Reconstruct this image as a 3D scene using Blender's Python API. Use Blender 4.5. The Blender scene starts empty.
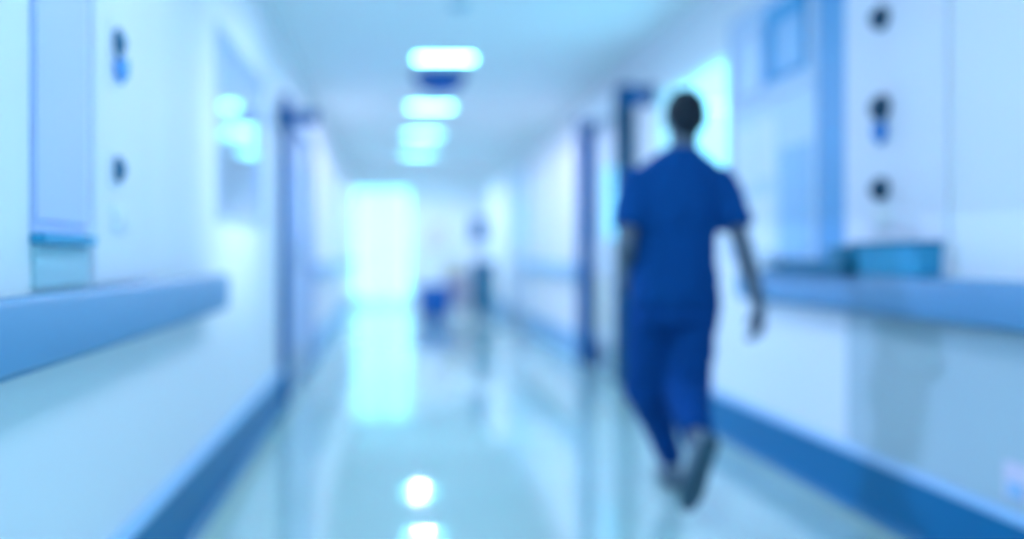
import bpy, bmesh, math, random
from mathutils import Vector, Matrix
random.seed(7)
S = bpy.context.scene
COL = S.collection
PI = math.pi

# ------------------------------------------------------------------ measures
XL, XR = -0.79, 1.97          # corridor walls
H = 2.65                      # ceiling
YB, YE = -3.2, 18.9           # back and end walls
T = 0.15

# ------------------------------------------------------------------ materials
def mat(name, col, rough=0.5, spec=0.5, bump=0.0, bscale=40.0, var=0.0, vscale=3.0, metal=0.0, coat=0.0):
    m = bpy.data.materials.new(name); m.use_nodes = True
    nt = m.node_tree; b = nt.nodes['Principled BSDF']
    b.inputs['Base Color'].default_value = (*col, 1)
    b.inputs['Roughness'].default_value = rough
    b.inputs['Specular IOR Level'].default_value = spec
    b.inputs['Metallic'].default_value = metal
    b.inputs['Coat Weight'].default_value = coat
    if bump or var:
        tc = nt.nodes.new('ShaderNodeTexCoord')
    if var:
        n = nt.nodes.new('ShaderNodeTexNoise'); n.inputs['Scale'].default_value = vscale
        n.inputs['Detail'].default_value = 4
        nt.links.new(tc.outputs['Object'], n.inputs['Vector'])
        r = nt.nodes.new('ShaderNodeMapRange')
        r.inputs['From Min'].default_value = 0.3; r.inputs['From Max'].default_value = 0.7
        r.inputs['To Min'].default_value = 1 - var; r.inputs['To Max'].default_value = 1 + var * .3
        nt.links.new(n.outputs['Fac'], r.inputs['Value'])
        x = nt.nodes.new('ShaderNodeVectorMath'); x.operation = 'SCALE'
        x.inputs[0].default_value = col
        nt.links.new(r.outputs['Result'], x.inputs['Scale'])
        nt.links.new(x.outputs['Vector'], b.inputs['Base Color'])
    if bump:
        n = nt.nodes.new('ShaderNodeTexNoise'); n.inputs['Scale'].default_value = bscale
        nt.links.new(tc.outputs['Object'], n.inputs['Vector'])
        bp = nt.nodes.new('ShaderNodeBump'); bp.inputs['Strength'].default_value = bump
        bp.inputs['Distance'].default_value = 0.01
        nt.links.new(n.outputs['Fac'], bp.inputs['Height'])
        nt.links.new(bp.outputs['Normal'], b.inputs['Normal'])
    return m

def emis(name, col, strength=1.0):
    m = bpy.data.materials.new(name); m.use_nodes = True
    nt = m.node_tree; nt.nodes.clear()
    e = nt.nodes.new('ShaderNodeEmission'); e.inputs['Color'].default_value = (*col, 1)
    e.inputs['Strength'].default_value = strength
    o = nt.nodes.new('ShaderNodeOutputMaterial'); nt.links.new(e.outputs[0], o.inputs[0])
    return m

def glass(name, tint=(0.99, 0.99, 1.0)):
    m = bpy.data.materials.new(name); m.use_nodes = True
    nt = m.node_tree; nt.nodes.clear()
    t = nt.nodes.new('ShaderNodeBsdfTransparent'); t.inputs['Color'].default_value = (*tint, 1)
    g = nt.nodes.new('ShaderNodeBsdfGlossy'); g.inputs['Roughness'].default_value = 0.0
    lw = nt.nodes.new('ShaderNodeLayerWeight'); lw.inputs['Blend'].default_value = 0.5
    pw = nt.nodes.new('ShaderNodeMath'); pw.operation = 'POWER'; pw.inputs[1].default_value = 5.0
    nt.links.new(lw.outputs['Facing'], pw.inputs[0])
    f = nt.nodes.new('ShaderNodeMath'); f.operation = 'MULTIPLY_ADD'; f.inputs[1].default_value = 0.9; f.inputs[2].default_value = 0.04
    nt.links.new(pw.outputs[0], f.inputs[0])
    mx = nt.nodes.new('ShaderNodeMixShader')
    o = nt.nodes.new('ShaderNodeOutputMaterial')
    nt.links.new(f.outputs[0], mx.inputs[0]); nt.links.new(t.outputs[0], mx.inputs[1])
    nt.links.new(g.outputs[0], mx.inputs[2]); nt.links.new(mx.outputs[0], o.inputs[0])
    return m

def floor_mat():
    m = mat('vinyl_floor', (0.40, 0.60, 0.66), rough=0.035, spec=0.9)
    nt = m.node_tree; b = nt.nodes['Principled BSDF']
    b.inputs['IOR'].default_value = 1.6
    g = nt.nodes.new('ShaderNodeNewGeometry')
    sx = nt.nodes.new('ShaderNodeSeparateXYZ'); nt.links.new(g.outputs['Position'], sx.inputs[0])
    def band(x0, x1):
        a = nt.nodes.new('ShaderNodeMath'); a.operation = 'GREATER_THAN'; a.inputs[1].default_value = x0
        c = nt.nodes.new('ShaderNodeMath'); c.operation = 'LESS_THAN'; c.inputs[1].default_value = x1
        nt.links.new(sx.outputs['X'], a.inputs[0]); nt.links.new(sx.outputs['X'], c.inputs[0])
        p = nt.nodes.new('ShaderNodeMath'); p.operation = 'MULTIPLY'
        nt.links.new(a.outputs[0], p.inputs[0]); nt.links.new(c.outputs[0], p.inputs[1])
        return p
    n = nt.nodes.new('ShaderNodeTexNoise'); n.inputs['Scale'].default_value = 2.0; n.inputs['Detail'].default_value = 6
    nt.links.new(g.outputs['Position'], n.inputs['Vector'])
    cr = nt.nodes.new('ShaderNodeValToRGB')
    cr.color_ramp.elements[0].position = 0.3; cr.color_ramp.elements[0].color = FLOOR_A
    cr.color_ramp.elements[1].position = 0.7; cr.color_ramp.elements[1].color = FLOOR_B
    nt.links.new(n.outputs['Fac'], cr.inputs['Fac'])
    cur = cr.outputs['Color']
    for (x0, x1, c) in ((1.80, 1.88, STRIPE), (XL + 0.09, XL + 0.17, STRIPE),
                        (1.88, 2.0, BORDER), (XL - .05, XL + 0.09, BORDER)):
        p = band(x0, x1)
        mx = nt.nodes.new('ShaderNodeMix'); mx.data_type = 'RGBA'
        nt.links.new(p.outputs[0], mx.inputs['Factor']); nt.links.new(cur, mx.inputs['A'])
        mx.inputs['B'].default_value = c
        cur = mx.outputs['Result']
    nt.links.new(cur, b.inputs['Base Color'])
    return m

FLOOR_A = (0.42, 0.60, 0.56, 1); FLOOR_B = (0.46, 0.64, 0.60, 1)
STRIPE = (0.50, 0.66, 0.54, 1); BORDER = (0.14, 0.34, 0.44, 1)
M = dict(
    wall=mat('wall_paint', (0.85, 0.83, 0.86), .55, .3, bump=.05, bscale=120),
    wall_panel=mat('wall_panel_paint', (0.82, 0.80, 0.88), .5, .3),
    wall_lower=mat('darker_lower_wall', (0.49, 0.58, 0.62), .5, .35),
    ceiling=mat('ceiling_paint', (0.88, 0.90, 0.90), .8, .1),
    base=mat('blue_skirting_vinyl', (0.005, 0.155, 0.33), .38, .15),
    base_sheen=mat('skirting_far_sheen', (0.26, 0.48, 0.70), .4, .3),  # skirting blue lightened, distant grazing sheen put into the colour
    rail_sheen=mat('rail_far_sheen', (0.32, 0.50, 0.72), .4, .3),  # rail blue lightened for the far runs, sheen put into its colour
    base_cap=mat('skirting_cap', (0.32, 0.55, 0.80), .4, .4),
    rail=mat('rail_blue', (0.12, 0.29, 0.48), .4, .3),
    frame=mat('deep_blue_frame', (0.006, 0.12, 0.34), .5, .15),
    frame_dark=mat('teal_dark_frame', (0.006, 0.09, 0.17), .5, .15),
    strip=mat('mid_blue_architrave', (0.14, 0.38, 0.66), .45, .35),
    leaf=mat('lavender_door', (0.52, 0.60, 0.80), .45, .35),
    leaf_pale=mat('pale_door', (0.78, 0.84, 0.9), .45, .35),
    peri=mat('periwinkle_laminate', (0.56, 0.60, 0.88), .45, .3),
    grey=mat('grey_blue_laminate', (0.42, 0.62, 0.70), .5, .3),
    board=mat('board_pale', (0.62, 0.74, 0.88), .5, .3, var=.06, vscale=2.5),
    board_blue=mat('board_blue_panel', (0.34, 0.55, 0.78), .5, .3),
    board_frame=mat('board_frame_blue', (0.08, 0.38, 0.68), .45, .3),
    slot=mat('muted_teal_knob', (0.03, 0.15, 0.26), .5, .3),
    plug_pale=mat('pale_blue_plug', (0.16, 0.40, 0.80), .5, .3),
    teal=mat('teal_plastic', (0.04, 0.34, 0.56), .45, .4),
    teal_dark=mat('dark_teal_plastic', (0.005, 0.17, 0.29), .45, .4),
    dark=mat('near_black_blue', (0.003, 0.05, 0.10), .4, .4),
    blue_plug=mat('bright_blue_plug', (0.01, 0.22, 0.62), .4, .4),
    white=mat('white_plastic', (0.85, 0.88, 0.9), .4, .4),
    metal=mat('brushed_steel', (0.55, 0.6, 0.65), .3, .5, metal=.9),
    dome=mat('dark_blue_dome', (0.002, 0.09, 0.36), .3, .5),
    bin=mat('royal_blue_plastic', (0.01, 0.14, 0.50), .4, .4),
    beige=mat('beige_laminate', (0.72, 0.60, 0.62), .5, .3),
    yellow=mat('soft_yellow', (0.85, 0.78, 0.42), .5, .3),
    pink=mat('pale_pink', (0.78, 0.66, 0.78), .5, .3),
    paper=mat('paper', (0.80, 0.82, 0.86), .7, .1),
    rubber=mat('black_rubber', (0.02, 0.04, 0.05), .7, .2),
    screen=mat('dark_screen', (0.12, 0.22, 0.42), .2, .5),
    scrubs=mat('scrub_cotton', (0.002, 0.062, 0.235), .85, .1, bump=.25, bscale=60),
    trouser=mat('scrub_trouser_cotton', (0.002, 0.056, 0.225), .85, .1, bump=.25, bscale=60),
    skin=mat('skin', (0.12, 0.145, 0.19), .5, .3),
    hair=mat('dark_hair', (0.006, 0.014, 0.025), .6, .3, bump=.5, bscale=200),
    shoe=mat('grey_shoe', (0.14, 0.19, 0.24), .6, .3),
    sole=mat('shoe_sole', (0.05, 0.10, 0.14), .6, .3),
    eye=mat('eye_white', (0.45, 0.45, 0.47), .3, .4),
    diffuser=emis('lamp_diffuser', (5.4, 21.0, 24.0), 1.0),
    small_lamp=emis('downlight_glow', (3.0, 9.0, 11.0), 2.5),
    glass=glass('window_glass'),
    glass_in=glass('internal_glass', (0.85, 0.93, 1.0)),
)
M['floor'] = floor_mat()

# ------------------------------------------------------------------ helpers
def box(bm, x0, y0, z0, x1, y1, z1):
    vs = [bm.verts.new((x, y, z)) for z in (z0, z1) for y in (y0, y1) for x in (x0, x1)]
    for f in ((0, 2, 3, 1), (4, 5, 7, 6), (0, 1, 5, 4), (2, 6, 7, 3), (0, 4, 6, 2), (1, 3, 7, 5)):
        bm.faces.new([vs[i] for i in f])

def rings(bm, rs, cap=True):
    """rs: list of rings, each a list of Vectors of one length"""
    vv = [[bm.verts.new(p) for p in r] for r in rs]
    n = len(vv[0])
    for a, b in zip(vv, vv[1:]):
        for i in range(n):
            bm.faces.new((a[i], a[(i + 1) % n], b[(i + 1) % n], b[i]))
    if cap:
        bm.faces.new(list(reversed(vv[0]))); bm.faces.new(vv[-1])

def circle(c, u, v, n=24):
    c = Vector(c); u = Vector(u); v = Vector(v)
    return [c + u * math.cos(2 * PI * i / n) + v * math.sin(2 * PI * i / n) for i in range(n)]

def frame_of(d):
    d = Vector(d).normalized()
    a = Vector((0, 1, 0)) if abs(d.y) < .9 else Vector((1, 0, 0))
    u = (a - d * a.dot(d)).normalized(); v = d.cross(u)
    return u, v

def tube(bm, p0, p1, r0, r1=None, n=20):
    r1 = r0 if r1 is None else r1
    p0 = Vector(p0); p1 = Vector(p1); u, v = frame_of(p1 - p0)
    rings(bm, [circle(p0, u * r0, v * r0, n), circle(p1, u * r1, v * r1, n)])

def lathe(bm, c, axis, prof, n=28):
    """prof: list of (distance along axis, radius)"""
    c = Vector(c); ax = Vector(axis).normalized(); u, v = frame_of(ax)
    rings(bm, [circle(c + ax * t, u * max(r, 1e-4), v * max(r, 1e-4), n) for t, r in prof])

def ellipsoid(bm, c, r, rot=None, seg=20, rn=12):
    mtx = Matrix.Translation(Vector(c)) @ (rot.to_4x4() if rot else Matrix.Identity(4)) @ Matrix.Diagonal((*r, 1))
    bmesh.ops.create_uvsphere(bm, u_segments=seg, v_segments=rn, radius=1, matrix=mtx)

def capsule(bm, p0, p1, r0, r1, n=16):
    p0 = Vector(p0); p1 = Vector(p1); d = (p1 - p0).normalized(); u, v = frame_of(d)
    rs = []
    for k in range(1, 5):
        a = PI / 2 * k / 4
        rs.append(circle(p0 - d * r0 * math.cos(a), u * r0 * math.sin(a), v * r0 * math.sin(a), n))
    for k in range(4, 0, -1):
        a = PI / 2 * k / 4
        rs.append(circle(p1 + d * r1 * math.cos(a), u * r1 * math.sin(a), v * r1 * math.sin(a), n))
    rings(bm, rs)

def obj(name, bm, m, parent=None, bevel=0.0, smooth=True, kind=None, angle=40):
    bmesh.ops.recalc_face_normals(bm, faces=bm.faces[:])
    me = bpy.data.meshes.new(name); bm.to_mesh(me); bm.free()
    me.materials.append(M[m] if isinstance(m, str) else m)
    o = bpy.data.objects.new(name, me); COL.objects.link(o)
    if parent: 
        o.parent = parent
        o.matrix_parent_inverse = Matrix.Translation(parent.location).inverted()
    if bevel:
        b = o.modifiers.new('bevel', 'BEVEL'); b.width = bevel; b.segments = 3; b.limit_method = 'ANGLE'
        b.angle_limit = math.radians(50)
    if smooth:
        me.shade_smooth()
        try: me.set_sharp_from_angle(angle=math.radians(angle))
        except Exception: pass
    if kind: o['kind'] = kind
    return o

def bx(name, dims, m, parent=None, bevel=0.004, kind=None):
    bm = bmesh.new(); box(bm, *dims)
    return obj(name, bm, m, parent, bevel, kind=kind)

def thing(name, loc, label=None, cat=None, group=None, kind=None):
    o = bpy.data.objects.new(name, None); COL.objects.link(o); o.location = loc
    o.empty_display_size = .1
    if label: o['label'] = label
    if cat: o['category'] = cat
    if group: o['group'] = group
    if kind: o['kind'] = kind
    return o

def tag(o, label, cat, group=None):
    o['label'] = label; o['category'] = cat
    if group: o['group'] = group
    return o

def slab_with_holes(bm, axis, fixed0, fixed1, a0, a1, b0, b1, holes):
    """a wall slab: axis 'x' = wall plane at constant x running along y; 'y' the other; holes (a0,a1,b0,b1)"""
    As = sorted({a0, a1, *[h[0] for h in holes], *[h[1] for h in holes]})
    Bs = sorted({b0, b1, *[h[2] for h in holes], *[h[3] for h in holes]})
    for i in range(len(As) - 1):
        j = 0
        while j < len(Bs) - 1:
            def hole(jj):
                ca = (As[i] + As[i + 1]) / 2; cb = (Bs[jj] + Bs[jj + 1]) / 2
                return any(h[0] < ca < h[1] and h[2] < cb < h[3] for h in holes)
            if hole(j): j += 1; continue
            k = j
            while k < len(Bs) - 1 and not hole(k): k += 1
            if axis == 'x': box(bm, fixed0, As[i], Bs[j], fixed1, As[i + 1], Bs[k])
            else: box(bm, As[i], fixed0, Bs[j], As[i + 1], fixed1, Bs[k])
            j = k

# ------------------------------------------------------------------ setting
W1 = (5.20, 6.60, 1.15, 2.27)
W4 = (16.25, 18.5, .85, 2.25)       # daylight window near the end, left wall      # bright outside window, right wall
W2 = (-2.3, 1.35, 0.95, 2.35)      # unseen window added beside / behind the camera to light the left wall
W3 = (4.08, 5.60, 1.20, 2.12)      # internal window, left wall
D_END = (XL, 0.47, 0.0, 2.50)
D_L = (6.50, 8.60, 0.0, 2.10)
D_R = (7.38, 8.72, 0.0, 2.27)
D_R2 = (12.9, 14.3, 0.0, 2.30)
TL = 0.05
bx('floor', (XL - 3.2, YB - T, -.1, XR + .2, YE + 3.0, 0), 'floor', bevel=0, kind='structure')
bx('ceiling', (XL - 3.2, YB - T, H, XR + T, YE + T, H + .1), 'ceiling', bevel=0, kind='structure')
bm = bmesh.new(); slab_with_holes(bm, 'x', XL - TL, XL, YB, YE, 0, H, [W3, W4, D_L]); obj('wall_left', bm, 'wall', kind='structure', smooth=False)
bm = bmesh.new(); slab_with_holes(bm, 'x', XR, XR + T, YB, YE, 0, H, [W1, W2, D_R, D_R2]); obj('wall_right', bm, 'wall', kind='structure', smooth=False)
bm = bmesh.new(); slab_with_holes(bm, 'y', YE, YE + T, XL - TL, XR + T, 0, H, [D_END]); obj('wall_end', bm, 'wall', kind='structure', smooth=False)
bx('wall_back', (XL - TL, YB - T, 0, XR + T, YB, H), 'wall', bevel=0, kind='structure')
# room beyond the internal window
bm = bmesh.new()
box(bm, XL - 3.2, 3.3, 0, XL - 3.1, 15.6, H); box(bm, XL - 3.2, 3.2, 0, XL - TL, 3.3, H); box(bm, XL - 3.2, 15.5, 0, XL - TL, 15.6, H)
obj('wall_ward', bm, 'wall', kind='structure', smooth=False)
# ceiling beam far down the corridor
bx('trim_1', (XL, 15.9, 2.44, XR, 16.2, H), 'ceiling', kind='structure')
# blue architrave and pale panels on the walls
bx('trim_2', (XR - .02, 3.86, .97, XR, 4.10, H), 'strip', kind='structure')
bx('trim_3', (XL, 2.36, .97, XL + .018, 2.92, H), 'wall_panel', kind='structure')
bx('trim_4', (XR - .02, 3.16, .97, XR, 3.86, H), 'wall_panel', kind='structure')
bx('trim_5', (XR - .012, -2.9, .245, XR, 3.86, .97), 'wall_lower', kind='structure', bevel=.003)  # near lower right wall made darker, up to the architrave

def skirting(name, x, s, y0, y1, mb='base'):
    t = thing(name, (x, y0, 0), kind='structure')
    bm = bmesh.new()
    prof = [(0, 0), (.05, 0), (.036, .02), (.03, .05), (.03, .215), (0, .215)]
    rings(bm, [[Vector((x + s * a, y, z)) for a, z in prof] for y in (y0, y1)])
    obj('band', bm, mb, t)
    bm = bmesh.new()
    prof = [(0, .215), (.036, .215), (.04, .23), (.03, .243), (0, .245)]
    rings(bm, [[Vector((x + s * a, y, z)) for a, z in prof] for y in (y0, y1)])
    obj('cap_strip', bm, 'base_cap', t)
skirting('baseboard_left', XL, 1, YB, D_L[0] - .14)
skirting('baseboard_left', XL, 1, D_L[1] + .14, YE, 'base_sheen')
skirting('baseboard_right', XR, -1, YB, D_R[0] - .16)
skirting('baseboard_right', XR, -1, D_R[1] + .16, D_R2[0] - .08, 'base_sheen')
skirting('baseboard_right', XR, -1, D_R2[1] + .08, YE, 'base_sheen')

def handrail(x, s, y0, y1, label, mr='rail'):
    t = thing('handrail', (x, y0, .83), label, 'handrail', 'blue handrails along the corridor')
    bm = bmesh.new()
    prof = [(.045, .832), (.06, .818), (.085, .818), (.10, .834), (.103, .95), (.09, .968), (.06, .97), (.045, .958)]
    n = 8
    rings(bm, [[Vector((x + s * a, y, z)) for a, z in prof] for y in (y0, y1)])
    obj('rail', bm, mr, t)
    k = max(2, int((y1 - y0) / .9)); 
    for i in range(k):
        y = y0 + .2 + (y1 - y0 - .4) * i / (k - 1)
        bm = bmesh.new(); box(bm, x, y - .03, .86, x + s * .05, y + .03, .94)
        obj('bracket', bm, mr, t, bevel=.005)
    for y in (y0, y1):
        bm = bmesh.new()
        yy = (y - .03, y) if y == y0 else (y, y + .03)
        c = [(a, z) for a, z in prof]; cx = .075; cz = .9
        q = [[Vector((x + s * (cx + (a - cx) * f), yv, cz + (z - cz) * f)) for a, z in c] for f, yv in ((.8, yy[0]), (1, yy[1])) ] if y == y0 else \
            [[Vector((x + s * (cx + (a - cx) * f), yv, cz + (z - cz) * f)) for a, z in c] for f, yv in ((1, yy[0]), (.8, yy[1]))]
        rings(bm, q); obj('end_cap', bm, mr, t)
    return t
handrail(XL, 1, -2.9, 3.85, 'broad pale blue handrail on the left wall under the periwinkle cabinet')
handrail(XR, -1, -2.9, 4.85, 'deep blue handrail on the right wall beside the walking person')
handrail(XR, -1, 8.95, 12.7, 'short distant handrail on the right wall past the blue door frame', 'rail_sheen')
handrail(XL, 1, 8.9, 18.3, 'distant handrail on the left wall beyond the lavender door', 'rail_sheen')

# ---- windows
def window(name, x, s, w, thick, paint, pane, mull=1):
    """s = +1: wall body lies on +x side"""
    y0, y1, z0, z1 = w
    t = thing(name, (x, y0, z0), kind='structure')
    bm = bmesh.new(); f = .05 if s > 0 else .03
    xa, xb = (x - .012, x + thick) if s > 0 else (x - thick, x + .012)
    box(bm, xa, y0, z0, xb, y0 + f, z1); box(bm, xa, y1 - f, z0, xb, y1, z1)
    box(bm, xa, y0 + f, z0, xb, y1 - f, z0 + f); box(bm, xa, y0 + f, z1 - f, xb, y1 - f, z1)
    obj('window_frame', bm, paint, t, bevel=.003)
    n = mull + 1
    for i in range(n):
        a = y0 + f + (y1 - y0 - 2 * f) * i / n; b = y0 + f + (y1 - y0 - 2 * f) * (i + 1) / n
        xm = (xa + xb) / 2
        bm = bmesh.new(); box(bm, xm - .003, a, z0 + f, xm + .003, b, z1 - f)
        obj('pane', bm, pane, t, smooth=False)
        if i:
            bm = bmesh.new(); box(bm, xm - .015, a - .012, z0 + f, xm + .015, a + .012, z1 - f)
            obj('mullion', bm, paint, t, bevel=.003)
    return t
w = window('window_1', XR, 1, W1, .05, 'white', 'glass', 1)
bx('window_sill', (XR - .02, W1[0] - .03, W1[2] - .03, XR + T, W1[1] + .03, W1[2]), 'white', w)
window('window_added', XR, 1, W2, .05, 'white', 'glass', 2)
window('window_4', XL, -1, W4, .04, 'white', 'glass', 2)
window('window_3', XL, -1, W3, .03, 'leaf', 'glass_in', 0)

# ---- doors
def side_door(name, x, s, d, paint, leafp, leaves=1, vision=True, jw=.07, jamb_paint=None, prot=.05):
    y0, y1, z0, z1 = d
    t = thing(name, (x, y0, 0), kind='structure')
    th = .05 if s < 0 else T
    def xs(a, b):   # a,b measured from wall face towards the corridor
        p = (x - s * a, x - s * b)
        return min(p), max(p)
    a, b = xs(prot, -.045)
    jp = jamb_paint or paint
    bx('jamb', (a, y0 - jw, 0, b, y0 + .03, z1 + jw), jp, t); bx('jamb', (a, y1 - .03, 0, b, y1 + jw, z1 + jw), paint, t)
    bx('header', (a, y0 + .03, z1 - .02, b, y1 - .03, z1 + jw), leafp if s > 0 else paint, t)
    la, lb = xs(-.002, -.042)
    n = leaves
    for i in range(n):
        p = y0 + .035 + (y1 - y0 - .07) * i / n; q = y0 + .035 + (y1 - y0 - .07) * (i + 1) / n - .006
        L = bmesh.new(); v = (p + (q - p) * .3, p + (q - p) * .7, 1.2, 1.85)
        slab_with_holes(L, 'x', la, lb, p, q, .008, z1 - .025, [v] if vision else [])
        lf = obj('door_leaf', L, leafp, t, smooth=False)
        if vision:
            pb = bmesh.new(); box(pb, (la + lb) / 2 - .003, v[0], v[2], (la + lb) / 2 + .003, v[1], v[3])
            obj('vision_pane', pb, 'glass_in', lf, smooth=False)
        hy = q - .08 if i == 0 else p + .08
        hb = bmesh.new(); hx = x + (-s) * .05
        tube(hb, (x, hy, .95), (hx, hy, .95), .009); tube(hb, (x, hy, 1.15), (hx, hy, 1.15), .009)
        tube(hb, (hx, hy, .93), (hx, hy, 1.17), .011)
        obj('handle', hb, 'metal', lf)
        ka, kb = xs(.004, -.003)
        kp = bmesh.new(); box(kp, ka, p + .04, .03, kb, q - .04, .25)
        obj('kick_plate', kp, 'metal', lf, smooth=False)
        cb = bmesh.new(); ca, cc = xs(.045, -.002); box(cb, ca, p + .08, z1 - .13, cc, p + .33, z1 - .07)
        obj('door_closer', cb, 'metal', t, bevel=.004)
    return t
side_door('door_2', XL, -1, D_L, 'leaf', 'leaf', 2, True, .09, 'frame', .07)
d3 = side_door('door_3', XR, 1, D_R, 'frame', 'leaf_pale', 1, True, .15, 'frame_dark', .13)
bx('edge_guard', (XR - .012, 8.33, .35, XR - .002, 8.46, .85), 'yellow', d3)
side_door('door_4', XR, 1, D_R2, 'leaf', 'leaf_pale', 1, True, .09, 'leaf', .04)
# glazed end doors
t = thing('door_1', (D_END[0], YE, 0), kind='structure')
xa, xb, za, zb = D_END
for a, b in ((xa, xa + .04), (xb - .04, xb)): bx('jamb', (a, YE - .01, 0, b, YE + .1, zb), 'white', t)
bx('header', (xa + .04, YE - .01, zb - .04, xb - .04, YE + .1, zb), 'white', t)
xm = (xa + xb) / 2
for a, b in ((xa + .042, xm - .003), (xm + .003, xb - .042)):
    L = bmesh.new(); slab_with_holes(L, 'y', YE + .02, YE + .06, a, b, .01, zb - .045, [(a + .04, b - .04, .16, zb - .09)])
    lf = obj('door_leaf', L, 'white', t, smooth=False)
    pb = bmesh.new(); box(pb, a + .04, YE + .037, .16, b - .04, YE + .043, zb - .09); obj('pane', pb, 'glass', lf, smooth=False)
    hb = bmesh.new(); hx = b - .02 if a < xm - .1 else a + .02
    tube(hb, (hx, YE - .03, .9), (hx, YE - .03, 1.2), .011); tube(hb, (hx, YE - .03, .93), (hx, YE + .02, .93), .008); tube(hb, (hx, YE - .03, 1.17), (hx, YE + .02, 1.17), .008)
    obj('handle', hb, 'metal', lf)

# ---- projecting signs above the doors
def blade_sign(x, s, y, z, w, h, label):
    t = thing('projecting_sign', (x, y, z), label, 'sign', 'blue projecting signs over the doors')
    a, b = sorted((x - s * .02, x - s * w))
    bx('sign_panel', (a, y - .03, z - h / 2, b, y + .03, z + h / 2), 'frame', t, .006)
    a, b = sorted((x, x - s * .022))
    bx('wall_bracket', (a, y - .05, z - h / 2 - .02, b, y + .05, z + h / 2 + .02), 'frame_dark', t, .004)
blade_sign(XL, -1, 6.28, 2.01, .29, .09, 'small blue sign sticking out from the left wall by the lavender door')
blade_sign(XR - .131, 1, 8.0, 2.19, .12, .09, 'narrow blue sign over the pale door with a yellow edge guard')
blade_sign(XR, 1, 6.72, 2.24, .22, .12, 'larger blue sign just left of the walking person\'s head')

# ---- ceiling lamps
LX = 0.44
names = ['rectangular ceiling light nearest the viewer, topmost and largest in the row', 'second rectangular ceiling light, just under the dark blue dome',
         'third rectangular ceiling light down the corridor, touching the fourth', 'farthest and lowest rectangular ceiling light in the row',
         'rectangular ceiling light just above the picture, first before the row in view', 'rectangular ceiling light overhead, second before the row in view',
         'rectangular ceiling light overhead, third before the row in view', 'added rectangular light hidden behind the far ceiling beam, brightening the end wall']
def lamp_fixture(y, label, spot, x=LX):
    t = thing('ceiling_light', (x, y, H), label, 'ceiling light', 'rectangular ceiling lights down the corridor')
    a = .23; c = .09
    bm = bmesh.new()
    for q in ((-a - .02, -c - .02, -a, c + .02), (a, -c - .02, a + .02, c + .02), (-a, -c - .02, a, -c), (-a, c, a, c + .02)):
        box(bm, x + q[0], y + q[1], H - .025, x + q[2], y + q[3], H)
    obj('lamp_frame', bm, 'white', t, bevel=.003)
    bm = bmesh.new(); box(bm, x - a, y - c, H - .015, x + a, y + c, H - .002)
    obj('diffuser', bm, 'diffuser', t, smooth=False)
    if not spot: return t
    if y < 6:     # nearest lamps: light given off by the whole diffuser
        l = bpy.data.lights.new('lamp_beam', 'AREA'); l.shape = 'RECTANGLE'; l.size = .46; l.size_y = .18; l.energy = spot
    else:
        l = bpy.data.lights.new('lamp_beam', 'SPOT'); l.energy = spot; l.spot_size = math.radians(173); l.spot_blend = .3
        l.shadow_soft_size = 0.0
    l.color = LAMP
    lo = bpy.data.objects.new('lamp_beam', l); COL.objects.link(lo); lo.location = (x, y, H - .03)
    return t
LAMP = (0.68, 0.68, 1.0)
for k, (y, e) in enumerate(((7.24, 26), (9.6, 105), (11.8, 24), (14.0, 28), (4.9, 14), (2.5, 16), (0.1, 14), (16.5, 125))):  # last lamp is an unseen extra, added to brighten the end wall
    lamp_fixture(y, names[k], e)
# ward room downlights seen through the internal window
for k, (px, y, r, lb) in enumerate(((231, 9.6, .08, 'round downlight glowing behind the left wall window, highest of three'),
                                (242, 11.4, .08, 'middle glowing downlight seen through the left wall window'),
                                (251, 13.6, .09, 'lowest glowing downlight seen through the left wall window'))):
    x = (px - 390) * y / 900
    t = thing('downlight', (x, y, H), lb, 'downlight', 'downlights in the room behind the left window')
    for j in ((0,) if k == 0 else (-.08, .08)):
        bm = bmesh.new(); lathe(bm, (x + j, y, H - .03), (0, 0, 1), [(0, r * .8), (.004, r), (.02, r), (.03, r * .95)])
        obj('lens', bm, 'small_lamp', t)
    bm = bmesh.new()
    w = .24 if k else .12
    for q in ((-w, -.12, -w + .03, .12), (w - .03, -.12, w, .12), (-w + .03, -.12, w - .03, -.1), (-w + .03, .1, w - .03, .12)):
        box(bm, x + q[0], y + q[1], H - .012, x + q[2], y + q[3], H)
    obj('lamp_rim', bm, 'white', t)
for y in (5.4, 11):  # spots without fixtures, added to brighten the ward room
    l = bpy.data.lights.new('ward_fill', 'SPOT'); l.energy = 430; l.color = (.52, .66, 1.0); l.spot_size = math.radians(170); l.spot_blend = .4
    l.shadow_soft_size = 0; lo = bpy.data.objects.new('ward_fill', l); COL.objects.link(lo); lo.location = (-2.4, y, H - .05)

# dome and detector
t = thing('ceiling_dome', (LX, 7.95, H), 'dark blue dome hanging from the ceiling between the first two lights', 'camera dome')
bm = bmesh.new(); lathe(bm, (LX, 7.95, H), (0, 0, -1), [(0, .235), (.02, .24), (.035, .235)]); obj('mount_ring', bm, 'frame', t)
bm = bmesh.new(); lathe(bm, (LX, 7.95, H - .033), (0, 0, -1), [(0, .225)] + [(.15 * math.sin(a * PI / 16), .225 * math.cos(a * PI / 16)) for a in range(1, 9)]); obj('dome_shell', bm, 'dome', t)
t = thing('smoke_detector', (LX + .0, 5.72, H), 'small grey smoke detector at the top edge of the ceiling', 'smoke detector')
bm = bmesh.new(); lathe(bm, (LX, 5.72, H), (0, 0, -1), [(0, .07), (.02, .07), (.03, .055), (.045, .04), (.05, .01)]); obj('detector_body', bm, 'grey', t)
bm = bmesh.new(); lathe(bm, (LX, 5.72, H), (0, 0, -1), [(0, .085), (.008, .085), (.012, .08)]); obj('base_ring', bm, 'white', t)

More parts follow.
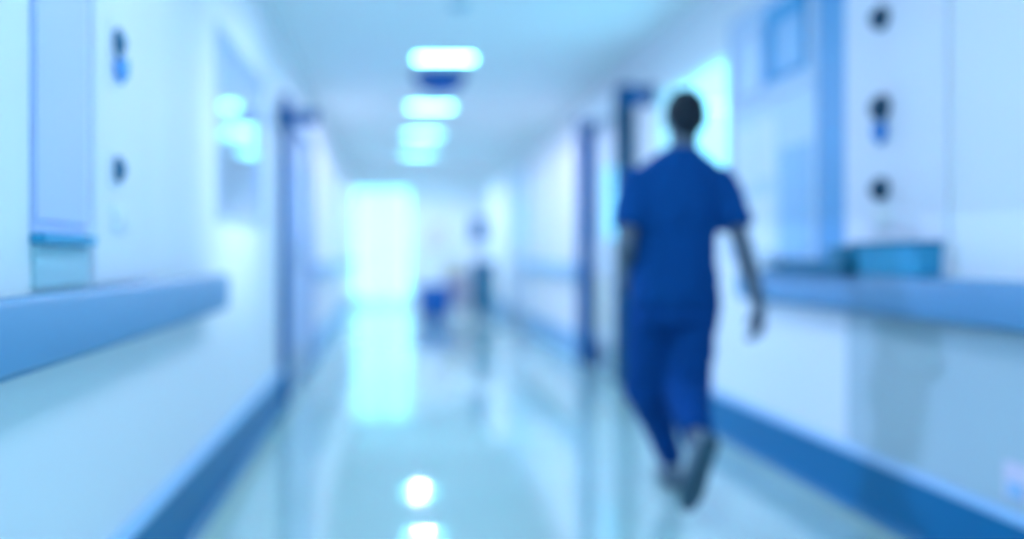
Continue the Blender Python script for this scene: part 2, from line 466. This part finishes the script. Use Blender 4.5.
# ---- left wall cabinet
t = thing('wall_cabinet', (XL, 1.8, 1.1), 'tall periwinkle wall cabinet on the left wall above the handrail', 'cabinet')
bx('cabinet_body', (XL, 1.97, 1.10, XL + .007, 2.32, 2.58), 'peri', t, .005)
bx('door', (XL + .0072, 1.98, 1.125, XL + .013, 2.31, 2.56), 'peri', t, .004)
bx('shadow_line', (XL + .0, 1.97, 1.075, XL + .035, 2.32, 1.098), 'teal', t, .003)  # teal strip standing in for the shadow line under the cabinet
bm = bmesh.new(); tube(bm, (XL + .013, 2.02, 1.75), (XL + .045, 2.02, 1.75), .006); tube(bm, (XL + .045, 2.02, 1.7), (XL + .045, 2.02, 1.8), .006)
obj('knob', bm, 'peri', t)
tag(bx('splash_panel', (XL, 1.98, .975, XL + .012, 2.33, 1.074), 'grey', None, .003), 'grey-blue strip panel on the left wall below the periwinkle cabinet', 'wall panel')

# ---- wall outlets
def outlet(x, s, y, z, label, plug=False, sc=1.0, group=None, cover=.02, km='dark', pm='blue_plug', pr=1.0):
    t = thing('wall_outlet', (x, y, z), label, 'wall outlet', group)
    X = lambda a: x - s * a
    a, b = sorted((X(cover), X(cover + .006)))
    bx('face_plate', (a, y - .062 * sc, z - .062 * sc, b, y + .062 * sc, z + .062 * sc), 'wall_panel', t, .003)
    bm = bmesh.new()
    lathe(bm, (X(cover + .006), y, z), (-s, 0, 0), [(0, .046 * sc), (.018 * pr, .046 * sc), (.024 * pr, .040 * sc), (.026 * pr, .028 * sc), (.042 * pr, .026 * sc), (.046 * pr, .02 * sc)])
    obj('knob', bm, km, t)
    if plug:
        bm = bmesh.new()
        lathe(bm, (X(cover + .018), y, z - .05 * sc), (0, 0, -1), [(0, .02 * sc), (.01, .024 * sc), (.055 * sc, .022 * sc), (.06 * sc, .012 * sc), (.075 * sc, .008 * sc)])
        obj('plug', bm, pm, t)
g = 'dark round outlets on the wall panels'
outlet(XR, 1, 3.55, 1.985, 'dark round wall outlet, topmost of three on the right wall', group=g)
outlet(XR, 1, 3.55, 1.63, 'dark round wall outlet with a blue plug on the right wall', True, 1.15, group=g)
outlet(XR, 1, 3.55, 1.31, 'dark round wall outlet, lowest of three above the teal tray', group=g)
outlet(XL, -1, 2.53, 1.645, 'dark wall outlet with a blue plug on the left wall', True, .9, group=g, cover=.018, km='slot', pm='plug_pale', pr=.45)
outlet(XL, -1, 2.53, 1.29, 'dark wall outlet below the other on the left wall', group=g, sc=.8, cover=.018, km='slot', pm='plug_pale', pr=.45)
def switch(x, s, y, z, label, cover=.02):
    t = thing('light_switch', (x, y, z), label, 'switch', 'faint white switches below the outlets')
    a, b = sorted((x - s * cover, x - s * (cover + .008)))
    bx('face_plate', (a, y - .06, z - .04, b, y + .06, z + .04), 'white', t, .003)
    for j in (-.028, .028):
        a, b = sorted((x - s * (cover + .008), x - s * (cover + .013)))
        bx('rocker', (a, y + j - .02, z - .025, b, y + j + .02, z + .025), 'wall', t, .002)
switch(XR, 1, 3.57, 1.20, 'faint white double switch on the right wall just above the teal tray')
switch(XL, -1, 2.56, 1.155, 'faint white double switch on the left wall under the dark outlets', .018)
t = thing('wall_socket', (XR - .012, 2.80, .34), 'pale lavender socket low on the right wall at the picture edge', 'socket')
bx('face_plate', (XR - .022, 2.74, .285, XR - .0125, 2.86, .40), 'pink', t, .003)
bx('socket_insert', (XR - .028, 2.765, .295, XR - .0222, 2.835, .34), 'board_blue', t, .002)

# ---- teal tray, ledge, small box on the right rail
def open_tray(name, y0, y1, z0, z1, d0, d1, flare, m, t):
    bm = bmesh.new(); w = .006
    def ring(xa, xb, ya, yb, z): return [Vector((xa, ya, z)), Vector((xb, ya, z)), Vector((xb, yb, z)), Vector((xa, yb, z))]
    a = ring(XR - d1, XR - d0, y0 + flare, y1 - flare, z0); b = ring(XR - d1 - flare, XR - d0, y0, y1, z1)
    c = ring(XR - d1 - flare + w, XR - d0 - w, y0 + w, y1 - w, z1); d = ring(XR - d1 + w, XR - d0 - w, y0 + flare + w, y1 - flare - w, z0 + w)
    rings(bm, [a, b, c, d]); return obj(name, bm, m, t)
t = thing('tray', (XR, 3.3, .972), 'teal open tray sitting on the right handrail below the three outlets', 'tray')
open_tray('tray_body', 3.17, 3.60, .972, 1.092, .0205, .10, .012, 'teal', t)
bm = bmesh.new(); slab_with_holes(bm, 'y', 0, 1, 0, 1, 0, 1, [])
bm.free()
bm = bmesh.new()
for q in ((XR - .122, 3.16, XR - .108, 3.61), (XR - .108, 3.16, XR - .022, 3.172), (XR - .108, 3.598, XR - .022, 3.61)):
    box(bm, q[0], q[1], 1.086, q[2], q[3], 1.10)
obj('tray_rim', bm, 'teal_dark', t, bevel=.003)
t = thing('wall_ledge', (XR, 4.1, .972), 'dark teal ledge on the right handrail beside the teal tray', 'ledge')
bx('shelf', (XR - .13, 3.66, .972, XR - .036, 4.42, 1.0), 'teal_dark', t, .004)
bx('back_upstand', (XR - .05, 3.66, 1.002, XR - .036, 4.42, 1.03), 'teal_dark', t, .003)
bx('end_block', (XR - .13, 3.63, 1.002, XR - .055, 3.80, 1.09), 'teal_dark', t, .01)
t = thing('carton', (XR - .06, 4.55, .97), 'small white box on the handrail end by the person\'s elbow', 'box')
bx('carton_body', (XR - .12, 4.46, .972, XR - .035, 4.64, 1.045), 'white', t, .003)
bx('carton_lid', (XR - .123, 4.457, 1.046, XR - .032, 4.643, 1.056), 'white', t, .003)

# ---- notice unit on the right wall
t = thing('notice_board', (XR, 4.6, 1.0), 'large pale blue framed board with two upper panels on the right wall', 'notice board')
bx('back_board', (XR - .02, 4.12, 1.01, XR, 5.12, 2.34), 'board', t, .003)
bm = bmesh.new()
for q in ((4.12, 5.12, 2.34, 2.375), (5.12, 5.15, 1.01, 2.375), (4.12, 5.12, 1.84, 1.86)):
    box(bm, XR - .032, q[0], q[2], XR, q[1], q[3])
obj('board_frame', bm, 'leaf', t, bevel=.003)
def pane_frame(y0, y1, z0, z1, w, wl, m, pm, nm):
    bm = bmesh.new()
    box(bm, XR - .042, y0, z0, XR - .021, y0 + w, z1); box(bm, XR - .042, y1 - wl, z0, XR - .021, y1, z1)
    box(bm, XR - .042, y0 + w, z1 - wl, XR - .021, y1 - wl, z1); box(bm, XR - .042, y0 + w, z0, XR - .021, y1 - wl, z0 + w)
    f = obj(nm, bm, m, t, bevel=.003)
    bm = bmesh.new(); box(bm, XR - .028, y0 + w, z0 + w, XR - .0215, y1 - wl, z1 - wl); obj('panel_insert', bm, pm, f, smooth=False)
pane_frame(4.20, 4.64, 1.93, 2.30, .02, .085, 'board_frame', 'board_blue', 'blue_panel_frame')
pane_frame(4.68, 5.06, 1.90, 2.26, .02, .03, 'leaf', 'board', 'pale_panel_frame')
bx('blue_sheet', (XR - .024, 4.16, 1.04, XR - .0205, 4.50, 1.58), 'board_blue', t, .0)
for q in ((4.56, 4.78, 1.45, 1.75), (4.82, 5.04, 1.42, 1.74), (4.58, 4.98, 1.08, 1.36)):
    bx('pinned_sheet', (XR - .0225, q[0], q[2], XR - .0205, q[1], q[3]), 'paper', t, .0)

# ---- objects at the corridor end
def at(px, y): return (px - 390) * y / 900
t = thing('waste_bin', (at(434, 15), 15.0, 0), 'royal blue waste bin standing at the far end of the corridor', 'bin')
c = Vector((at(434, 15), 15.0, 0))
bm = bmesh.new()
def rr(hw, hd, z, r=.05):
    out = []
    for (sx, sy, a0) in ((1, 1, 0), (-1, 1, PI / 2), (-1, -1, PI), (1, -1, 1.5 * PI)):
        for k in range(5):
            a = a0 + PI / 2 * k / 4
            out.append(c + Vector((sx * (hw - r) + r * math.cos(a), sy * (hd - r) + r * math.sin(a), z)))
    return out
rings(bm, [rr(.24, .14, .02), rr(.26, .16, .1), rr(.28, .19, .47)]); obj('bin_body', bm, 'bin', t)
bm = bmesh.new(); rings(bm, [rr(.295, .205, .471), rr(.295, .205, .50), rr(.27, .18, .54), rr(.18, .09, .56)]); obj('lid', bm, 'bin', t)
bm = bmesh.new(); box(bm, c.x - .05, c.y - .24, .01, c.x + .05, c.y - .15, .03); obj('pedal', bm, 'rubber', t)

t = thing('medical_trolley', (at(458, 15.6), 15.6, 0), 'pinkish beige trolley with drawers between the blue bin and the stand', 'trolley')
cx = at(459, 15.6)
bx('trolley_body', (cx - .26, 15.4, .14, cx + .20, 15.85, .78), 'beige', t, .01)
bx('top_tray', (cx - .29, 15.37, .785, cx + .23, 15.88, .81), 'white', t, .006)
for i in range(4):
    z = .16 + i * .153
    d = bx('drawer', (cx - .245, 15.385, z, cx + .185, 15.398, z + .142), 'beige' if i % 2 else 'pink', t, .003)
    bm = bmesh.new(); tube(bm, (cx - .12, 15.36, z + .1), (cx + .06, 15.36, z + .1), .007)
    tube(bm, (cx - .11, 15.36, z + .1), (cx - .11, 15.386, z + .1), .005); tube(bm, (cx + .05, 15.36, z + .1), (cx + .05, 15.386, z + .1), .005)
    obj('handle', bm, 'metal', d)
for dx in (-.22, .16):
    for y in (15.45, 15.8):
        bm = bmesh.new(); tube(bm, (cx + dx - .015, y, .05), (cx + dx + .015, y, .05), .05); tube(bm, (cx + dx, y, .07), (cx + dx, y, .14), .012)
        obj('caster', bm, 'rubber', t)
tag(bx('sharps_box', (cx - .27, 15.42, .812, cx - .03, 15.72, .98), 'yellow', None, .02), 'soft yellow box on the left side of the trolley top', 'box')

sx = at(482, 14.9); sy = 14.9
t = thing('monitor_stand', (sx, sy, 0), 'tall monitor on a wheeled teal stand at the right of the corridor end', 'equipment stand')
bm = bmesh.new()
for k in range(5):
    a = 2 * PI * k / 5 + .3
    tube(bm, (sx, sy, .10), (sx + .24 * math.cos(a), sy + .24 * math.sin(a), .07), .022, .014)
obj('star_base', bm, 'teal_dark', t)
for k in range(5):
    a = 2 * PI * k / 5 + .3; q = Vector((sx + .24 * math.cos(a), sy + .24 * math.sin(a), .035))
    bm = bmesh.new(); tube(bm, q + Vector((-.012, 0, 0)), q + Vector((.012, 0, 0)), .035); obj('caster', bm, 'rubber', t)
bm = bmesh.new(); tube(bm, (sx, sy, .08), (sx, sy, 1.5), .02); obj('pole', bm, 'leaf', t)
bx('equipment_case', (sx - .15, sy - .14, .14, sx + .20, sy + .14, .86), 'teal_dark', t, .015)
bx('basket', (sx - .16, sy - .16, .862, sx + .20, sy + .12, .95), 'frame', t, .01)
mo = bx('monitor', (sx - .20, sy - .05, 1.25, sx + .10, sy + .04, 1.68), 'leaf', t, .012)
bx('screen', (sx - .18, sy - .054, 1.28, sx + .08, sy - .051, 1.65), 'screen', mo, .0)
t = thing('wall_poster', (at(432, 18.85), 18.9, 1.3), 'pale pinkish poster on the end wall right of the bright door', 'poster')
px = at(434, 18.88)
bx('poster_frame', (px - .17, 18.875, 1.15, px + .2, 18.9, 1.72), 'leaf', t, .003)
bx('poster_sheet', (px - .15, 18.871, 1.17, px + .18, 18.8745, 1.70), 'pink', t, 0)

# ------------------------------------------------------------------ the person
P = thing('person', (1.2, 3.8, 0), 'person in dark blue scrubs seen from behind walking away down the corridor', 'person')
def remeshed(name, bm, m, parent, voxel=.006, smooth=6, fold=0.0):
    bmesh.ops.recalc_face_normals(bm, faces=bm.faces[:])
    o = obj(name, bm, m, parent, smooth=False)
    r = o.modifiers.new('remesh', 'REMESH'); r.mode = 'VOXEL'; r.voxel_size = voxel; r.use_smooth_shade = True
    s = o.modifiers.new('smooth', 'SMOOTH'); s.factor = .5; s.iterations = smooth
    if fold:
        tx = bpy.data.textures.new(name + '_folds', 'CLOUDS'); tx.noise_scale = .09; tx.noise_depth = 1
        d = o.modifiers.new('folds', 'DISPLACE'); d.texture = tx; d.strength = fold; d.mid_level = .5; d.texture_coords = 'LOCAL'
    return o
def loft(bm, secs, n=32):
    """secs: (x, y, z, half width x, half depth y)"""
    rings(bm, [circle((x, y, z), (a, 0, 0), (0, b, 0), n) for x, y, z, a, b in secs])

headc = Vector((1.243, 3.80, 1.625))
SL, SR = Vector((1.035, 3.80, 1.385)), Vector((1.395, 3.80, 1.385))
EL, ER = Vector((.972, 3.72, 1.095)), Vector((1.452, 3.70, 1.085))
WL, WR = Vector((1.03, 3.94, .965)), Vector((1.490, 3.635, .842))
HL, HR = Vector((1.12, 3.81, .90)), Vector((1.285, 3.80, .90))
KL, KR = Vector((1.140, 3.95, .460)), Vector((1.250, 3.81, .480))
AL, AR = Vector((1.275, 4.05, .098)), Vector((1.185, 3.44, .318))

bm = bmesh.new()
# head: skull, jaw, nose, ears, brow, lips, chin
ellipsoid(bm, headc + Vector((0, -.008, .02)), (.074, .092, .095)); ellipsoid(bm, headc + Vector((0, .025, -.045)), (.056, .066, .072))
capsule(bm, headc + Vector((0, .086, .005)), headc + Vector((0, .104, -.028)), .010, .015)
for s in (-1, 1):
    ellipsoid(bm, headc + Vector((s * .076, -.002, -.01)), (.011, .02, .032))
    capsule(bm, headc + Vector((s * .012, .082, .022)), headc + Vector((s * .045, .072, .02)), .011, .009)
capsule(bm, headc + Vector((-.018, .086, -.06)), headc + Vector((.018, .086, -.06)), .008, .008)
ellipsoid(bm, headc + Vector((0, .07, -.098)), (.024, .022, .018))
capsule(bm, headc + Vector((0, -.018, -.05)), Vector((1.226, 3.785, 1.46)), .054, .060)
loft(bm, [(1.21, 3.80, .86, .13, .09), (1.205, 3.80, .95, .155, .10), (1.205, 3.80, 1.08, .14, .09), (1.21, 3.80, 1.25, .16, .105), (1.215, 3.80, 1.36, .155, .10), (1.22, 3.795, 1.43, .11, .08), (1.225, 3.79, 1.48, .06, .06)])
for sh, el, wr in ((SL, EL, WL), (SR, ER, WR)):
    capsule(bm, sh + Vector((0, 0, -.03)), el, .045, .038); capsule(bm, el, el.lerp(wr, .35), .038, .040); capsule(bm, el.lerp(wr, .35), wr, .040, .026)
def hand(bm, wr, d, side, palm):
    """d: direction of the fingers, side: towards the thumb, palm: palm normal (curl direction)"""
    d = d.normalized(); side = (side - d * side.dot(d)).normalized(); palm = d.cross(side) * (1 if d.cross(side).dot(palm) > 0 else -1)
    for f, w in ((.0, .024), (.35, .030), (.7, .036), (1, .036)):
        pass
    rot = Matrix((side, palm, d)).transposed()
    ellipsoid(bm, wr + d * .05, (.038, .016, .052), rot); capsule(bm, wr - d * .01, wr + d * .03, .024, .022)
    for k, (o, L) in enumerate(((.030, .068), (.0105, .078), (-.0095, .072), (-.029, .056))):
        b = wr + d * (.084 - abs(o) * .25) + side * o
        fan = side * o * .35
        j1 = b + (d * .88 + palm * .35).normalized() * L * .45 + fan * .5
        j2 = j1 + (d * .65 + palm * .75).normalized() * L * .32 + fan * .2
        j3 = j2 + (d * .35 + palm * .95).normalized() * L * .25
        capsule(bm, b - d * .02, j1, .0092, .0086, 10); capsule(bm, j1, j2, .0086, .008, 10); capsule(bm, j2, j3, .008, .0068, 10)
    b = wr + d * .025 + side * .026
    j1 = b + (d * .7 + side * .75 + palm * .3).normalized() * .038; j2 = j1 + (d * .95 + side * .15 + palm * .4).normalized() * .03
    capsule(bm, b, j1, .013, .0105, 10); capsule(bm, j1, j2, .0105, .008, 10)
hand(bm, WR, Vector((.02, -.04, -1)), Vector((-.15, 1, 0)), Vector((-1, 0, 0)))
hand(bm, WL, Vector((.15, .8, -.5)), Vector((.3, .2, 1)), Vector((1, 0, 0)))
for hp, kn, an in ((HL, KL, AL), (HR, KR, AR)):
    capsule(bm, hp, kn, .078, .050); capsule(bm, kn, kn.lerp(an, .3), .050, .050); capsule(bm, kn.lerp(an, .3), an, .050, .034)
fd = (Vector((1.105, 3.48, .05)) - AR).normalized()
capsule(bm, AL, AL + Vector((0, .12, -.05)), .034, .028); capsule(bm, AR, AR + fd * .14, .034, .028)
body = remeshed('body', bm, 'skin', P, .0052, 4)
# eyes
for s in (-1, 1):
    bm = bmesh.new(); ellipsoid(bm, headc + Vector((s * .029, .0735, .003)), (.011, .009, .0065)); e = obj('eye', bm, 'eye', body)
    bm = bmesh.new(); ellipsoid(bm, headc + Vector((s * .029, .0795, .003)), (.005, .004, .005)); obj('iris', bm, 'hair', body)
    bm = bmesh.new(); capsule(bm, headc + Vector((s * .014, .086, .026)), headc + Vector((s * .046, .078, .026)), .0035, .003); obj('eyebrow', bm, 'hair', body)
# hair
bm = bmesh.new()
ellipsoid(bm, headc + Vector((0, -.014, .032)), (.084, .098, .094)); ellipsoid(bm, headc + Vector((0, -.038, -.005)), (.078, .074, .075))
ellipsoid(bm, headc + Vector((0, -.048, -.045)), (.052, .045, .05))
for v in list(bm.verts):
    q = v.co - headc
    if q.y > .055 and q.z < .06: v.co.y -= (q.y - .055) 
remeshed('hair', bm, 'hair', P, .006, 3, .008)
# scrub top
bm = bmesh.new()
loft(bm, [(1.200, 3.80, .835, .187, .125), (1.200, 3.80, .90, .186, .128), (1.198, 3.80, 1.02, .178, .122), (1.200, 3.80, 1.13, .177, .122),
          (1.208, 3.80, 1.25, .188, .128), (1.213, 3.80, 1.33, .192, .122), (1.216, 3.795, 1.40, .178, .108), (1.220, 3.79, 1.445, .142, .092), (1.224, 3.787, 1.475, .098, .078), (1.226, 3.785, 1.498, .068, .066)], 40)
def cone(bm, p0, p1, r0, r1, n=28):
    p0 = Vector(p0); p1 = Vector(p1); u, v = frame_of(p1 - p0)
    rings(bm, [circle(p0.lerp(p1, f), u * (r0 + (r1 - r0) * f), v * (r0 + (r1 - r0) * f), n) for f in (0, .33, .66, 1)])
for sh, el, k in ((SL, EL, .76), (SR, ER, .74)):
    ellipsoid(bm, sh + Vector((0, 0, -.022)), (.066, .068, .060)); cone(bm, sh + Vector((0, 0, -.025)), sh.lerp(el, k), .066, .067)
top = remeshed('scrub_top', bm, 'scrubs', P, .0075, 6, .018)
bm = bmesh.new()
rs = []
for f in range(9):
    a = 2 * PI * f / 8
bm2 = bm
pr = []
n = 32
for (dr, z) in ((0, 0), (.006, .004), (.006, .02), (0, .024)):
    pr.append([Vector((1.228 + (.066 + dr) * math.cos(2 * PI * i / n), 3.787 + (.060 + dr) * math.sin(2 * PI * i / n) , 1.478 + z - .05 * max(0, math.sin(2 * PI * i / n)) ** 3)) for i in range(n)])
rings(bm, pr); obj('collar_band', bm, 'scrubs', top)
# trousers
bm = bmesh.new()
loft(bm, [(1.20, 3.80, .76, .165, .115), (1.20, 3.80, .84, .172, .118), (1.20, 3.80, .93, .160, .108), (1.20, 3.80, 1.0, .15, .10)], 40)
for hp, kn, an, ke, hw in ((HL, KL, AL, .93, .056), (HR, KR, AR, .82, .062)):
    off = Vector((-.012 if hp is HL else .004, 0, 0))
    cone(bm, hp + Vector((0, 0, .02)) , kn + off, .108, .098); ellipsoid(bm, kn + off, (.098, .095, .095)); md = (kn + off).lerp(an, .45); ellipsoid(bm, md, (hw + .012,) * 3); cone(bm, kn + off, md, .098, hw + .014); cone(bm, md, kn.lerp(an, ke), hw + .012, hw)
remeshed('trousers', bm, 'trouser', P, .0075, 6, .022)
# shoes
def shoe(an, fdir, up):
    fdir = fdir.normalized(); up = (up - fdir * up.dot(fdir)).normalized(); sd = fdir.cross(up)
    base = an - up * .085; q = 1.1
    bm = bmesh.new()
    secs = [(-.062, .026, .05), (-.045, .036, .085), (0, .038, .095), (.05, .040, .075), (.11, .045, .055), (.16, .044, .045), (.195, .030, .032), (.208, .016, .022)]
    rs = []
    for t_, w, h in secs:
        rs.append([base + fdir * t_ * q + sd * (w * .86 * math.cos(2 * PI * i / 20)) + up * (.012 + h * .5 + h * .5 * math.sin(2 * PI * i / 20)) for i in range(20)])
    rings(bm, rs); s = remeshed('shoe', bm, 'shoe', P, .006, 4)
    bm = bmesh.new()
    pts = [(-.066, .018), (-.05, .036), (0, .041), (.05, .041), (.11, .049), (.16, .048), (.198, .033), (.214, .014)]
    lo = [base + fdir * a * q + sd * b * .86 for a, b in pts] + [base + fdir * a * q - sd * b * .86 for a, b in reversed(pts)]
    rings(bm, [lo, [p + up * .024 for p in lo]]); obj('sole', bm, 'sole', s, bevel=.004)
shoe(AL, Vector((.05, 1, 0)), Vector((0, 0, 1)))
shoe(AR, fd, (Vector((0, 1, 0))))

# ------------------------------------------------------------------ light, world, camera
wd = bpy.data.worlds.new('World'); S.world = wd; wd.use_nodes = True
bg = wd.node_tree.nodes['Background']; bg.inputs['Color'].default_value = (0.87, 2.8, 3.8, 1); bg.inputs['Strength'].default_value = 1.0

sl = bpy.data.lights.new('sun', 'SUN'); sl.energy = 3.2; sl.color = (.68, .92, .95); sl.angle = math.radians(16)
so = bpy.data.objects.new('sun', sl); COL.objects.link(so); so.location = (8, 9, 3)
so.rotation_euler = Vector((-2.76, -1.25, -.22)).to_track_quat('-Z', 'Y').to_euler()
cam = bpy.data.cameras.new('camera'); co = bpy.data.objects.new('camera', cam); COL.objects.link(co); S.camera = co
co.location = (0, 0, 1.05); co.rotation_euler = (PI / 2, 0, 0)
cam.sensor_width = 36; cam.lens = 36 * 900 / 1024
cam.shift_x = (512 - 390) / 1024; cam.shift_y = -(269.5 - 255) / 1024
cam.clip_start = .05
cam.dof.use_dof = True; cam.dof.focus_distance = 1.35; cam.dof.aperture_fstop = cam.lens / 1000 / 0.044
cam.dof.aperture_blades = 0

S.view_settings.view_transform = 'Standard'; S.view_settings.look = 'None'
S.view_settings.gamma = 1; S.view_settings.use_curve_mapping = False; S.view_settings.exposure = 0.0
S.cycles.use_denoising = True
S.cycles.max_bounces = 10; S.cycles.diffuse_bounces = 6
S.cycles.sample_clamp_indirect = 6
